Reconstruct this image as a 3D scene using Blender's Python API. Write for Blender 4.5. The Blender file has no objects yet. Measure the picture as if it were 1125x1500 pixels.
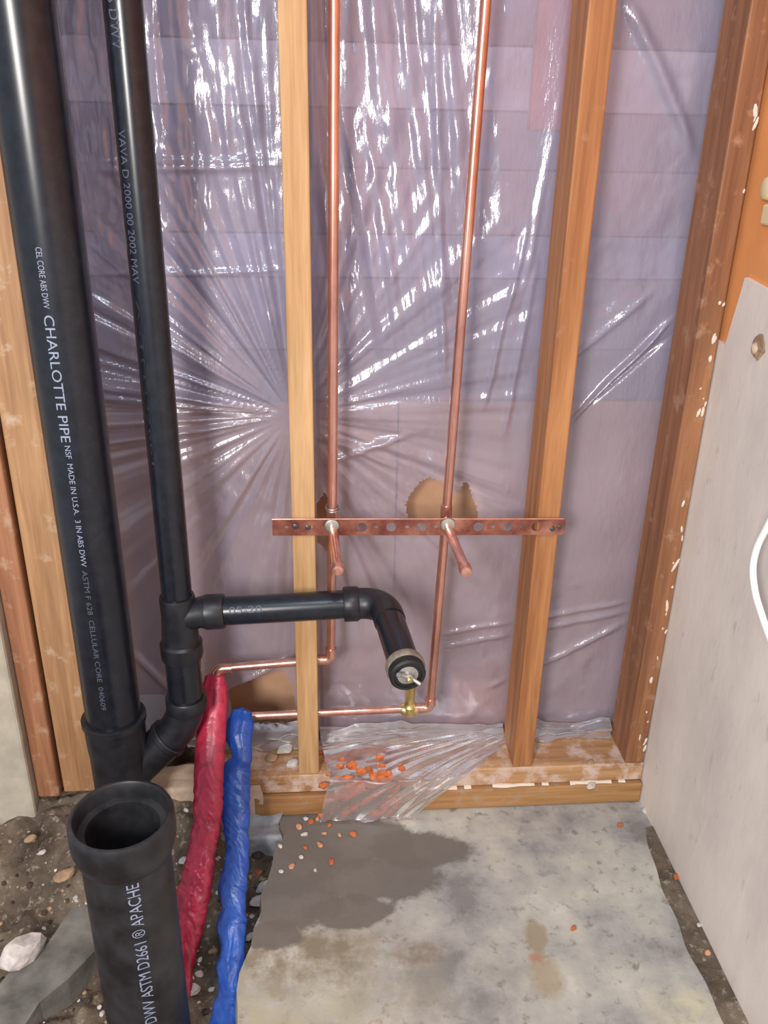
import bpy, bmesh, math, random
import numpy as np
from math import sin, cos, pi, radians, atan2, hypot
from mathutils import Vector, Matrix

random.seed(7)
RNG = np.random.default_rng(11)
SC = bpy.context.scene
COL = SC.collection

# ------------------------------------------------------------------ camera
FPX = 1257.0
CAM = np.array([0.0, 0.0, 1.2])
TH, PSI, ROLL = radians(24.0), radians(4.7), radians(1.15)
FW = np.array([sin(PSI) * cos(TH), cos(PSI) * cos(TH), -sin(TH)])
_r0 = np.array([cos(PSI), -sin(PSI), 0.0])
_d0 = -np.cross(_r0, FW)
DN = _d0 * cos(ROLL) + _r0 * sin(ROLL)
RT = _r0 * cos(ROLL) - _d0 * sin(ROLL)

cd = bpy.data.cameras.new('camera')
cam = bpy.data.objects.new('camera', cd)
COL.objects.link(cam)
cd.sensor_fit = 'VERTICAL'
cd.sensor_height = 24.0
cd.lens = FPX / 1500.0 * 24.0
cd.clip_start = 0.02
m = Matrix.Identity(4)
for i in range(3):
    m[i][0] = RT[i]
    m[i][1] = -DN[i]
    m[i][2] = -FW[i]
    m[i][3] = CAM[i]
cam.matrix_world = m
SC.camera = cam

# ------------------------------------------------------------------ light
w = bpy.data.worlds.new('world')
SC.world = w
w.use_nodes = True
w.node_tree.nodes['Background'].inputs[0].default_value = (0.86, 0.88, 1.0, 1)
w.node_tree.nodes['Background'].inputs[1].default_value = 0.62


def area(name, loc, target, size, power, col, sy=None):
    l = bpy.data.lights.new(name, 'AREA')
    l.energy = power
    l.color = col
    l.size = size
    if sy:
        l.shape = 'RECTANGLE'
        l.size_y = sy
    o = bpy.data.objects.new(name, l)
    COL.objects.link(o)
    o.location = loc
    d = Vector(target) - Vector(loc)
    o.rotation_euler = d.to_track_quat('-Z', 'Y').to_euler()
    return o


area('work_lamp', (-0.66, -0.95, 1.52), (0, 1.3, 0.9), 0.34, 52, (1.0, 0.96, 0.91), 0.55)
area('ceiling_lamp', (0.15, -0.2, 2.6), (0.1, 0.9, 0.0), 0.5, 18, (0.68, 0.86, 1.0))

vs = SC.view_settings
vs.view_transform = 'Standard'
vs.look = 'None'
vs.exposure = 0.0
vs.gamma = 1.0
vs.use_curve_mapping = False


# ------------------------------------------------------------------ pixel rays
def ray(x, y):
    return FW + RT * (x - 562.5) / FPX + DN * (y - 750.0) / FPX


def P(x, y, Y):          # where the ray meets the plane y = Y
    v = ray(x, y)
    return CAM + v * (Y / v[1])


def Zp(x, y, z=0.0):     # where the ray meets the level z
    v = ray(x, y)
    return CAM + v * ((z - CAM[2]) / v[2])


def Xp(x, y, X):         # where the ray meets the plane x = X
    v = ray(x, y)
    return CAM + v * (X / v[0])


# ------------------------------------------------------------------ materials
def mat(name):
    m_ = bpy.data.materials.new(name)
    m_.use_nodes = True
    nt = m_.node_tree
    return m_, nt, nt.nodes['Principled BSDF'], nt.nodes['Material Output']


def N(nt, t, **kw):
    n = nt.nodes.new(t)
    for k, v in kw.items():
        if k in n.inputs:
            n.inputs[k].default_value = v
        else:
            setattr(n, k, v)
    return n


def ramp(nt, fac, stops):
    r = nt.nodes.new('ShaderNodeValToRGB')
    e = r.color_ramp.elements
    while len(e) < len(stops):
        e.new(0.5)
    for i, (p, c) in enumerate(stops):
        e[i].position = p
        e[i].color = (*c, 1) if len(c) == 3 else c
    nt.links.new(fac, r.inputs[0])
    return r.outputs[0]


def coords(nt, scale=(1, 1, 1)):
    t = nt.nodes.new('ShaderNodeTexCoord')
    mp = nt.nodes.new('ShaderNodeMapping')
    mp.inputs['Scale'].default_value = scale
    nt.links.new(t.outputs['Object'], mp.inputs[0])
    return mp.outputs[0]


def noise(nt, co, scale, detail=4, rough=0.55, dist=0.0):
    n = nt.nodes.new('ShaderNodeTexNoise')
    n.inputs['Scale'].default_value = scale
    n.inputs['Detail'].default_value = detail
    n.inputs['Roughness'].default_value = rough
    n.inputs['Distortion'].default_value = dist
    nt.links.new(co, n.inputs['Vector'])
    return n.outputs['Fac']


def mix(nt, fac, a, b, typ='MIX'):
    n = nt.nodes.new('ShaderNodeMix')
    n.data_type = 'RGBA'
    n.blend_type = typ
    for s, v in ((n.inputs[0], fac), (n.inputs[6], a), (n.inputs[7], b)):
        if isinstance(v, (int, float)):
            s.default_value = v
        elif isinstance(v, tuple):
            s.default_value = (*v, 1) if len(v) == 3 else v
        else:
            nt.links.new(v, s)
    return n.outputs[2]


def bump(nt, h, bsdf, strength=0.3, dist=0.002):
    b = nt.nodes.new('ShaderNodeBump')
    b.inputs['Strength'].default_value = strength
    b.inputs['Distance'].default_value = dist
    nt.links.new(h, b.inputs['Height'])
    nt.links.new(b.outputs[0], bsdf.inputs['Normal'])
    return b


def lin(r, g, b):
    f = lambda c: (c / 255 / 12.92) if c / 255 <= 0.04045 else ((c / 255 + 0.055) / 1.055) ** 2.4
    return (f(r), f(g), f(b))


def wood(name, dark, light, axis='z', knots=0.6, dirt=0.0, dirtcol=(0.5, 0.45, 0.4)):
    m_, nt, b, o = mat(name)
    sc = {'z': (1, 1, 0.06), 'x': (0.06, 1, 1)}[axis]
    co = coords(nt, sc)
    n1 = noise(nt, co, 38, 3, 0.6, 0.6)
    n2 = noise(nt, co, 160, 3, 0.6)
    c1 = ramp(nt, n1, [(0.3, dark), (0.7, light)])
    c2 = ramp(nt, n2, [(0.35, (0.72, 0.7, 0.68)), (0.62, (1, 1, 1))])
    c = mix(nt, 0.6, c1, c2, 'MULTIPLY')
    if knots:
        co3 = coords(nt, (1, 1, 0.55) if axis == 'z' else (0.55, 1, 1))
        v = N(nt, 'ShaderNodeTexVoronoi', Scale=4.2)
        nt.links.new(co3, v.inputs['Vector'])
        k = ramp(nt, v.outputs['Distance'], [(0.03, (1, 1, 1)), (0.085, (0, 0, 0))])
        c = mix(nt, k, c, tuple(x * 0.42 for x in dark))
    if dirt:
        nd = noise(nt, coords(nt, (1, 1, 1)), 22, 5, 0.65)
        d = ramp(nt, nd, [(0.66 - dirt * 0.22, (0, 0, 0)), (0.80 - dirt * 0.2, (1, 1, 1))])
        c = mix(nt, d, c, dirtcol)
    nt.links.new(c, b.inputs['Base Color'])
    b.inputs['Roughness'].default_value = 0.62
    bump(nt, n2, b, 0.25, 0.0015)
    return m_


def plain(name, col, rough=0.5, metal=0.0, spec=0.5, nscale=None, namp=0.25, bumpd=0.0):
    m_, nt, b, o = mat(name)
    b.inputs['Base Color'].default_value = (*col, 1)
    b.inputs['Roughness'].default_value = rough
    b.inputs['Metallic'].default_value = metal
    b.inputs['Specular IOR Level'].default_value = spec
    if nscale:
        n = noise(nt, coords(nt), nscale, 4)
        lo = tuple(c * (1 - namp) for c in col)
        hi = tuple(min(1, c * (1 + namp)) for c in col)
        nt.links.new(ramp(nt, n, [(0.35, lo), (0.65, hi)]), b.inputs['Base Color'])
        if bumpd:
            bump(nt, n, b, 0.6, bumpd)
    return m_


M = {}
M['stud_pale'] = wood('pale_fir', lin(182, 138, 92), lin(208, 168, 120), 'z', 0.6)
M['stud_orange'] = wood('orange_fir', lin(150, 94, 52), lin(192, 132, 82), 'z', 0.7, 0.3, lin(160, 124, 96))
M['stud_brown'] = wood('brown_fir', lin(126, 80, 52), lin(168, 114, 76), 'z', 0.5, 0.45, lin(172, 134, 104))
M['plate'] = wood('plate_fir', lin(158, 110, 70), lin(204, 158, 112), 'x', 0.4, 0.9, lin(208, 182, 166))
M['plate_low'] = wood('lower_plate_fir', lin(146, 102, 62), lin(190, 142, 90), 'x', 0.4, 0.45, lin(165, 145, 125))
M['left_board'] = wood('red_cedar_board', lin(142, 92, 64), lin(186, 130, 94), 'z', 0.4, 0.5, lin(190, 156, 130))
M['left_board2'] = wood('tan_board', lin(156, 110, 74), lin(196, 150, 106), 'z', 0.4, 0.4, lin(200, 174, 146))
M['abs'] = plain('black_pipe_plastic', (0.0100, 0.0118, 0.0175), 0.27, 0, 0.5, 60, 0.25)
M['abs_fit'] = plain('black_fitting_plastic', (0.012, 0.0125, 0.016), 0.4, 0, 0.5, 40, 0.35, 0.0006)
M['abs_dusty'] = plain('dusty_black_plastic', (0.020, 0.020, 0.023), 0.45, 0, 0.45, 25, 0.5, 0.0006)
M['print'] = plain('white_pipe_print', lin(140, 148, 170), 0.6)
M['print_grey'] = plain('grey_pipe_print', lin(78, 84, 100), 0.6)
M['brass'] = plain('brass', (0.74, 0.60, 0.24), 0.3, 0.9, 0.5, 80, 0.2)
M['steel'] = plain('dull_steel', (0.55, 0.54, 0.52), 0.38, 0.9, 0.5, 90, 0.25)
M['clamp'] = plain('worn_clamp_ring', lin(150, 138, 122), 0.45, 0.3, 0.5, 60, 0.3)
M['solder'] = plain('solder', (0.62, 0.62, 0.56), 0.3, 0.9)
M['rubber'] = plain('black_rubber', (0.012, 0.012, 0.013), 0.55)
M['nail'] = plain('dark_nail_steel', (0.12, 0.12, 0.13), 0.4, 0.8)
M['white_hose'] = plain('white_hose_plastic', lin(245, 244, 238), 0.4)
M['cream'] = plain('cream_plastic', lin(222, 200, 160), 0.45)
M['rock'] = plain('white_plaster_rubble', lin(205, 196, 190), 0.8, 0, 0.3, 45, 0.3, 0.002)
M['rock_tan'] = plain('tan_rubble', lin(170, 140, 112), 0.85, 0, 0.3, 45, 0.3, 0.002)
M['rock_dark'] = plain('dark_gravel', lin(74, 62, 54), 0.85, 0, 0.3, 45, 0.4, 0.002)
M['brick'] = plain('orange_brick_crumb', lin(192, 106, 62), 0.8, 0, 0.3, 90, 0.3, 0.001)
M['brick_pale'] = plain('pale_brick_crumb', lin(206, 150, 114), 0.8, 0, 0.3, 90, 0.25, 0.001)
M['bluestone'] = plain('blue_grey_mortar', lin(150, 154, 158), 0.8, 0, 0.3, 35, 0.25, 0.003)
M['mortar'] = plain('beige_mortar', lin(196, 172, 150), 0.85, 0, 0.3, 28, 0.22, 0.004)
M['shard'] = plain('grey_concrete_strip', lin(118, 115, 108), 0.85, 0, 0.3, 16, 0.38, 0.006)
M['plaster'] = plain('plaster_fleck', lin(225, 208, 190), 0.8)
M['left_plaster'] = plain('dingy_plaster', lin(186, 176, 158), 0.85, 0, 0.25, 18, 0.14, 0.003)
M['orange_wall'] = plain('orange_painted_board', lin(230, 154, 96), 0.6, 0, 0.3, 12, 0.06)
M['kraft'] = plain('brown_fibreboard', lin(194, 154, 124), 0.8, 0, 0.2, 9, 0.12)
M['kraft2'] = plain('tan_fibreboard', lin(222, 150, 60), 0.8, 0, 0.2, 9, 0.12)
M['pink'] = plain('pink_board', lin(214, 104, 104), 0.8, 0, 0.2, 9, 0.1)
for i, c in enumerate([(172, 174, 210), (138, 138, 170), (206, 204, 226), (160, 150, 174), (116, 114, 142)]):
    M['plank%d' % i] = plain('grey_plank_%s' % 'abcde'[i], lin(*c), 0.75, 0, 0.3, 14, 0.18)

# copper: bright metal with dull salmon oxide
m_, nt, b, o = mat('copper_tube')
n = noise(nt, coords(nt, (1, 1, 0.35)), 30, 4, 0.6)
nt.links.new(ramp(nt, n, [(0.3, (0.50, 0.20, 0.135)), (0.55, (0.74, 0.34, 0.25)), (0.75, (0.86, 0.48, 0.36))]), b.inputs['Base Color'])
b.inputs['Metallic'].default_value = 0.82
b.inputs['Roughness'].default_value = 0.28
b.inputs['Coat Weight'].default_value = 1.0
b.inputs['Coat Roughness'].default_value = 0.16
b.inputs['Coat IOR'].default_value = 1.9
M['copper'] = m_
m_, nt, b, o = mat('copper_strap')
n = noise(nt, coords(nt), 26, 4, 0.6)
nt.links.new(ramp(nt, n, [(0.35, (0.20, 0.06, 0.045)), (0.52, (0.36, 0.135, 0.095)), (0.75, (0.62, 0.28, 0.20))]), b.inputs['Base Color'])
b.inputs['Metallic'].default_value = 0.7
b.inputs['Roughness'].default_value = 0.4
M['strap'] = m_


def film(name, tint, haze, gloss, rough, bscale=(60, 60, 60), bstr=0.3):
    """thin plastic film: lets light through, scatters some, glossy on top"""
    m_, nt, b, o = mat(name)
    nt.nodes.remove(b)
    tr = N(nt, 'ShaderNodeBsdfTransparent')
    tr.inputs[0].default_value = (0.93, 0.92, 0.95, 1)
    df = N(nt, 'ShaderNodeBsdfDiffuse')
    tl = N(nt, 'ShaderNodeBsdfTranslucent')
    gl = N(nt, 'ShaderNodeBsdfGlossy')
    gl.inputs['Roughness'].default_value = rough
    gl.inputs['Color'].default_value = (1, 1, 1, 1)
    co = coords(nt)
    nz = noise(nt, co, 5, 5, 0.6)
    c = ramp(nt, nz, [(0.3, tuple(x * 0.82 for x in tint)), (0.7, tint)])
    nt.links.new(c, df.inputs[0])
    nt.links.new(c, tl.inputs[0])
    nb = noise(nt, coords(nt, bscale), 1.0, 4, 0.6)
    bp = N(nt, 'ShaderNodeBump')
    bp.inputs['Strength'].default_value = bstr
    bp.inputs['Distance'].default_value = 0.004
    nt.links.new(nb, bp.inputs['Height'])
    for s in (df, gl):
        nt.links.new(bp.outputs[0], s.inputs['Normal'])
    a1 = N(nt, 'ShaderNodeMixShader')
    a1.inputs[0].default_value = 0.3
    nt.links.new(df.outputs[0], a1.inputs[1])
    nt.links.new(tl.outputs[0], a1.inputs[2])
    a2 = N(nt, 'ShaderNodeMixShader')
    a2.inputs[0].default_value = haze
    nt.links.new(tr.outputs[0], a2.inputs[1])
    nt.links.new(a1.outputs[0], a2.inputs[2])
    a3 = N(nt, 'ShaderNodeMixShader')
    lw = N(nt, 'ShaderNodeFresnel')
    lw.inputs['IOR'].default_value = 1.5
    nt.links.new(bp.outputs[0], lw.inputs['Normal'])
    mul = N(nt, 'ShaderNodeMath', operation='MULTIPLY_ADD')
    nt.links.new(lw.outputs[0], mul.inputs[0])
    mul.inputs[1].default_value = 1.0
    mul.inputs[2].default_value = gloss
    mul.use_clamp = True
    nt.links.new(mul.outputs[0], a3.inputs[0])
    nt.links.new(a2.outputs[0], a3.inputs[1])
    nt.links.new(gl.outputs[0], a3.inputs[2])
    nt.links.new(a3.outputs[0], o.inputs[0])
    return m_


M['film'] = film('clear_poly_sheeting', lin(206, 195, 215), 0.56, 0.05, 0.19, (130, 60, 40), 0.28)
M['film_flap'] = film('loose_poly_sheeting', lin(206, 198, 200), 0.32, 0.02, 0.30)
M['film_roll'] = film('bunched_poly_sheeting', lin(192, 186, 192), 0.62, 0.03, 0.3)


def sleeve_mat(name, dark, light, bs):
    m_, nt, b, o = mat(name)
    n = noise(nt, coords(nt, bs), 40, 4, 0.6, 1.0)
    nt.links.new(ramp(nt, n, [(0.3, dark), (0.7, light)]), b.inputs['Base Color'])
    b.inputs['Roughness'].default_value = 0.32
    b.inputs['Subsurface Weight'].default_value = 0.0
    bump(nt, n, b, 0.5, 0.003)
    return m_


M['red_sleeve'] = sleeve_mat('red_pipe_film', lin(132, 22, 44), lin(205, 52, 84), (1, 1, 0.22))
M['blue_sleeve'] = sleeve_mat('blue_pipe_film', lin(28, 62, 140), lin(46, 90, 176), (1, 1, 0.3))

# concrete floor: pale worn slab, damp dark patch, tan stains
m_, nt, b, o = mat('stained_concrete')
co = coords(nt)
n1 = noise(nt, co, 7, 6, 0.62)
n2 = noise(nt, co, 42, 5, 0.65)
base = ramp(nt, n1, [(0.34, lin(132, 128, 126)), (0.46, lin(166, 161, 155)), (0.58, lin(186, 180, 168)), (0.70, lin(204, 198, 186))])
base = mix(nt, ramp(nt, n2, [(0.56, (0, 0, 0)), (0.70, (0.85, 0.85, 0.85))]), base, lin(124, 115, 106))
n3 = noise(nt, co, 16, 6, 0.7)
sep = N(nt, 'ShaderNodeSeparateXYZ')
nt.links.new(co, sep.inputs[0])


def blob(nt, cx, cy, rx, ry, soft, wob, wscale):
    """1 inside an irregular ellipse that lies on the slab"""
    nn = noise(nt, co, wscale, 8, 0.72, 0.5)
    vm = N(nt, 'ShaderNodeVectorMath', operation='SUBTRACT')
    nt.links.new(co, vm.inputs[0])
    vm.inputs[1].default_value = (cx, cy, 0)
    vd = N(nt, 'ShaderNodeVectorMath', operation='MULTIPLY')
    nt.links.new(vm.outputs[0], vd.inputs[0])
    vd.inputs[1].default_value = (1 / rx, 1 / ry, 0)
    ln = N(nt, 'ShaderNodeVectorMath', operation='LENGTH')
    nt.links.new(vd.outputs[0], ln.inputs[0])
    ad = N(nt, 'ShaderNodeMath', operation='MULTIPLY_ADD')
    nt.links.new(nn, ad.inputs[0])
    ad.inputs[1].default_value = wob
    nt.links.new(ln.outputs['Value'], ad.inputs[2])
    return ramp(nt, ad.outputs[0], [(max(0, (1 + wob / 2 - soft) / 2.5), (1, 1, 1)), ((1 + wob / 2 + soft) / 2.5, (0, 0, 0))]), ad


def scale_fac(nt, ad):
    # ramps read 0..1, distances run to 2.5
    mlt = N(nt, 'ShaderNodeMath', operation='MULTIPLY')
    nt.links.new(ad.outputs[0], mlt.inputs[0])
    mlt.inputs[1].default_value = 0.4
    return mlt.outputs[0]


def stain(px, py, rx, ry, col, amt, soft=0.12, wob=0.8, wscale=9, patchy=False):
    global base
    c = Zp(px, py, 0)
    r, ad = blob(nt, c[0], c[1], rx, ry, soft, wob, wscale)
    rn = r.node
    for l in list(rn.inputs[0].links):
        nt.links.remove(l)
    nt.links.new(scale_fac(nt, ad), rn.inputs[0])
    f = mix(nt, 1.0, r, (amt, amt, amt), 'MULTIPLY')
    if patchy:
        f = mix(nt, 1.0, f, ramp(nt, n3, [(0.40, (0.1, 0.1, 0.1)), (0.60, (1, 1, 1))]), 'MULTIPLY')
    base = mix(nt, f, base, col)


stain(430, 1450, 0.17, 0.11, lin(178, 168, 140), 0.8, 0.5, 1.2, 9, True)
stain(450, 1400, 0.14, 0.06, lin(132, 118, 100), 0.9, 0.45, 1.4, 12, True)
stain(650, 1440, 0.12, 0.07, lin(140, 132, 122), 0.7, 0.5, 1.4, 12, True)
for px_, py_, rx_, ry_ in [(440, 1210, .10, .05), (420, 1265, .09, .07), (520, 1235, .12, .055), (610, 1245, .10, .045), (545, 1285, .13, .05), (430, 1325, .085, .05), (510, 1335, .075, .035), (395, 1370, .05, .03)]:
    stain(px_, py_, rx_, ry_, lin(112, 104, 97), 0.93, 0.10, 1.5, 10)
stain(620, 1395, 0.05, 0.018, lin(130, 114, 98), 0.8, 0.35, 1.4, 24, True)
stain(785, 1370, 0.018, 0.03, lin(150, 132, 104), 0.8, 0.25, 1.4, 30)
stain(800, 1430, 0.026, 0.035, lin(160, 140, 110), 0.7, 0.35, 1.6, 30)
stain(785, 1402, 0.010, 0.008, lin(170, 112, 82), 0.7, 0.4, 1.4, 40)
stain(1000, 1480, 0.06, 0.035, lin(204, 194, 164), 0.8, 0.4, 1.5, 16, True)
nt.links.new(base, b.inputs['Base Color'])
b.inputs['Roughness'].default_value = 0.7
b.inputs['Specular IOR Level'].default_value = 0.3
bump(nt, n2, b, 0.35, 0.003)
M['floor'] = m_

m_, nt, b, o = mat('trowelled_concrete_wall')
n1 = noise(nt, coords(nt, (1, 1, 0.5)), 5, 6, 0.6)
n2 = noise(nt, coords(nt, (1, 1, 0.35)), 34, 5, 0.65)
c = ramp(nt, n1, [(0.3, lin(202, 193, 186)), (0.55, lin(224, 214, 205)), (0.75, lin(236, 227, 214))])
c = mix(nt, ramp(nt, n2, [(0.62, (0, 0, 0)), (0.8, (0.75, 0.75, 0.75))]), c, lin(158, 148, 138))
nt.links.new(c, b.inputs['Base Color'])
b.inputs['Roughness'].default_value = 0.75
b.inputs['Specular IOR Level'].default_value = 0.25
bump(nt, n2, b, 0.3, 0.003)
M['concrete_wall'] = m_

m_, nt, b, o = mat('brown_dirt')
n1 = noise(nt, coords(nt), 9, 6, 0.65)
n2 = noise(nt, coords(nt), 70, 5, 0.7)
c = ramp(nt, n1, [(0.3, lin(64, 53, 45)), (0.5, lin(104, 91, 78)), (0.7, lin(140, 125, 107))])
c = mix(nt, ramp(nt, n2, [(0.56, (0, 0, 0)), (0.68, (0.85, 0.85, 0.85))]), c, lin(172, 156, 138))
nt.links.new(c, b.inputs['Base Color'])
b.inputs['Roughness'].default_value = 0.9
b.inputs['Specular IOR Level'].default_value = 0.15
bump(nt, n2, b, 0.8, 0.006)
M['dirt'] = m_


# ------------------------------------------------------------------ building helpers
def V3(p):
    return np.array(p, dtype=float)


def thing(name, label, cat, loc, group=None):
    o = bpy.data.objects.new(name, None)
    o.empty_display_size = 0.05
    COL.objects.link(o)
    o.location = tuple(float(x) for x in loc)
    o['label'] = label
    o['category'] = cat
    if group:
        o['group'] = group
    return o


def tag(o, label, cat, group=None):
    o['label'] = label
    o['category'] = cat
    if group:
        o['group'] = group
    return o


def root_of(o):
    while o.parent:
        o = o.parent
    return o


def obj(name, geo, material, parent=None, smooth=True, label=None, origin=None, shade=None):
    """geo = (verts, faces) in world metres; becomes ONE mesh object"""
    v, f = geo
    v = np.asarray(v, dtype=float).reshape(-1, 3)
    if parent is not None:
        off = np.array(root_of(parent).location)
    else:
        off = V3(origin) if origin is not None else np.array([(v[:, 0].min() + v[:, 0].max()) / 2, (v[:, 1].min() + v[:, 1].max()) / 2, v[:, 2].min()])
    me = bpy.data.meshes.new(name)
    if isinstance(f, np.ndarray) and len(f):
        k = f.shape[1]
        me.vertices.add(len(v))
        me.vertices.foreach_set('co', (v - off).astype(np.float32).ravel())
        me.loops.add(f.size)
        me.loops.foreach_set('vertex_index', f.astype(np.int32).ravel())
        me.polygons.add(len(f))
        me.polygons.foreach_set('loop_start', (np.arange(len(f)) * k).astype(np.int32))
        me.update(calc_edges=True)
    else:
        me.from_pydata([tuple(x) for x in (v - off)], [], [tuple(int(i) for i in q) for q in f])
    me.materials.append(M[material] if isinstance(material, str) else material)
    me.validate()
    o = bpy.data.objects.new(name, me)
    COL.objects.link(o)
    if parent is not None:
        o.parent = parent
    else:
        o.location = tuple(off)
    if smooth:
        me.polygons.foreach_set('use_smooth', np.ones(len(me.polygons), dtype=bool))
        if shade is not False:
            me.set_sharp_from_angle(angle=radians(shade or 40))
    if label:
        o['label'] = label
    return o


def merge(*geos):
    vv, ff, n_ = [], [], 0
    for v, f in geos:
        v = np.asarray(v, dtype=float).reshape(-1, 3)
        vv.append(v)
        ff += [tuple(int(i) + n_ for i in q) for q in f]
        n_ += len(v)
    return np.vstack(vv), ff


def box(x0, x1, y0, y1, z0, z1, bev=0.0, sub=None, jit=0.0):
    bm = bmesh.new()
    bmesh.ops.create_cube(bm, size=1)
    for v in bm.verts:
        v.co = Vector(((x0 + x1) / 2 + v.co.x * (x1 - x0), (y0 + y1) / 2 + v.co.y * (y1 - y0), (z0 + z1) / 2 + v.co.z * (z1 - z0)))
    if bev:
        bmesh.ops.bevel(bm, geom=list(bm.edges), offset=bev, segments=2, affect='EDGES', profile=0.5)
    bm.verts.index_update()
    g = ([tuple(v.co) for v in bm.verts], [tuple(v.index for v in f.verts) for f in bm.faces])
    bm.free()
    return g


def frames(pts):
    pts = [V3(p) for p in pts]
    n_ = len(pts)
    T = []
    for i in range(n_):
        a = pts[max(i - 1, 0)]
        c = pts[min(i + 1, n_ - 1)]
        t = c - a
        T.append(t / max(np.linalg.norm(t), 1e-9))
    up = np.array([0, 0, 1.0]) if abs(T[0][2]) < 0.9 else np.array([0, 1.0, 0])
    u = np.cross(T[0], up)
    u /= np.linalg.norm(u)
    out = []
    for t in T:
        u = u - t * (u @ t)
        u /= np.linalg.norm(u)
        out.append((u.copy(), np.cross(t, u)))
    return pts, out


def sweep(pts, r, seg=28, caps=True, fn=None):
    """tube along pts; r is a number or one per point; fn(i, angle) -> radius factor"""
    pts, fr = frames(pts)
    rr = [r] * len(pts) if np.isscalar(r) else list(r)
    v, f = [], []
    for i, p in enumerate(pts):
        for k in range(seg):
            a = 2 * pi * k / seg
            q = rr[i] * (fn(i, a) if fn else 1.0)
            v.append(p + fr[i][0] * cos(a) * q + fr[i][1] * sin(a) * q)
    for i in range(len(pts) - 1):
        for k in range(seg):
            k2 = (k + 1) % seg
            f.append((i * seg + k, i * seg + k2, (i + 1) * seg + k2, (i + 1) * seg + k))
    if caps:
        f.append(tuple(range(seg))[::-1])
        f.append(tuple((len(pts) - 1) * seg + k for k in range(seg)))
    return v, f


def lathe(p0, d, prof, seg=36, caps=True):
    """turned shape: prof = [(distance along d, radius)]"""
    p0 = V3(p0)
    d = V3(d) / np.linalg.norm(d)
    up = np.array([0, 0, 1.0]) if abs(d[2]) < 0.9 else np.array([1.0, 0, 0])
    u = np.cross(d, up)
    u /= np.linalg.norm(u)
    w_ = np.cross(d, u)
    v, f = [], []
    for s, r in prof:
        for k in range(seg):
            a = 2 * pi * k / seg
            v.append(p0 + d * s + (u * cos(a) + w_ * sin(a)) * r)
    for i in range(len(prof) - 1):
        for k in range(seg):
            k2 = (k + 1) % seg
            f.append((i * seg + k, i * seg + k2, (i + 1) * seg + k2, (i + 1) * seg + k))
    if caps:
        if prof[0][1] > 1e-6:
            f.append(tuple(range(seg))[::-1])
        if prof[-1][1] > 1e-6:
            f.append(tuple((len(prof) - 1) * seg + k for k in range(seg)))
    return v, f


def fillet(a, b_, c, R, n_=10):
    """points of a rounded corner at b_"""
    a, b_, c = V3(a), V3(b_), V3(c)
    u = (a - b_) / np.linalg.norm(a - b_)
    v = (c - b_) / np.linalg.norm(c - b_)
    p, q = b_ + u * R, b_ + v * R
    return [(1 - t) ** 2 * p + 2 * t * (1 - t) * b_ + t * t * q for t in np.linspace(0, 1, n_)]


def lerp_path(a, b_, n_):
    a, b_ = V3(a), V3(b_)
    return [a + (b_ - a) * t for t in np.linspace(0, 1, n_)]


def flat_curve(splines, extrude):
    """mesh of a flat plate with holes: first spline outside, rest holes"""
    cu = bpy.data.curves.new('tmp', 'CURVE')
    cu.dimensions = '2D'
    cu.fill_mode = 'BOTH'
    cu.extrude = extrude
    for s in splines:
        sp = cu.splines.new('POLY')
        sp.points.add(len(s) - 1)
        for i, (x, y) in enumerate(s):
            sp.points[i].co = (x, y, 0, 1)
        sp.use_cyclic_u = True
    return curve_mesh(cu)


def curve_mesh(cu):
    o = bpy.data.objects.new('tmp', cu)
    COL.objects.link(o)
    dg = bpy.context.evaluated_depsgraph_get()
    me = bpy.data.meshes.new_from_object(o.evaluated_get(dg))
    v = np.array([tuple(x.co) for x in me.vertices])
    f = [tuple(p.vertices) for p in me.polygons]
    bpy.data.objects.remove(o)
    bpy.data.curves.remove(cu)
    bpy.data.meshes.remove(me)
    return v, f


def text_on_pipe(body, c, R, ang, z0, length, height, down=True, ax=None, res=3):
    """printed letters lying on an upright pipe of centre c (x, y) and radius R; ang = heading of the row's middle"""
    cu = bpy.data.curves.new('tmp', 'FONT')
    cu.body = body
    cu.resolution_u = res
    cu.extrude = 0
    v, f = curve_mesh(cu)
    v[:, 0] -= v[:, 0].min()
    v[:, 0] *= length / v[:, 0].max()
    h0 = v[:, 1].max()
    v[:, 1] = (v[:, 1] / h0 - 0.5) * height
    r = R + 0.0006
    a = ang + (v[:, 1] / r if down else -v[:, 1] / r)      # heading grows to the viewer's right
    z = z0 - v[:, 0] if down else z0 + v[:, 0]
    out = np.stack([c[0] + r * np.sin(a), c[1] - r * np.cos(a), z], 1)
    return out, f


# smooth value noise on arrays
def vnoise(x, y, seed):
    g = np.random.default_rng(seed).random((257, 257))
    xi, yi = np.floor(x).astype(int), np.floor(y).astype(int)
    fx, fy = x - xi, y - yi
    fx = fx * fx * (3 - 2 * fx)
    fy = fy * fy * (3 - 2 * fy)
    xi, yi = xi % 256, yi % 256
    a = g[xi, yi] * (1 - fx) + g[xi + 1, yi] * fx
    b_ = g[xi, yi + 1] * (1 - fx) + g[xi + 1, yi + 1] * fx
    return a * (1 - fy) + b_ * fy - 0.5


def fbm(x, y, seed, octv=4):
    s, a = 0, 1.0
    for i in range(octv):
        s = s + a * vnoise(x * 2 ** i + 17.3 * i, y * 2 ** i + 5.1 * i, seed + i)
        a *= 0.5
    return s


def grid_faces(nu, nv):
    i, j = np.meshgrid(np.arange(nu - 1), np.arange(nv - 1), indexing='ij')
    a = i * nv + j
    return np.stack([a, a + nv, a + nv + 1, a + 1], -1).reshape(-1, 4)


def smooth(e0, e1, x):
    t = np.clip((x - e0) / (e1 - e0), 0, 1)
    return t * t * (3 - 2 * t)


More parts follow.
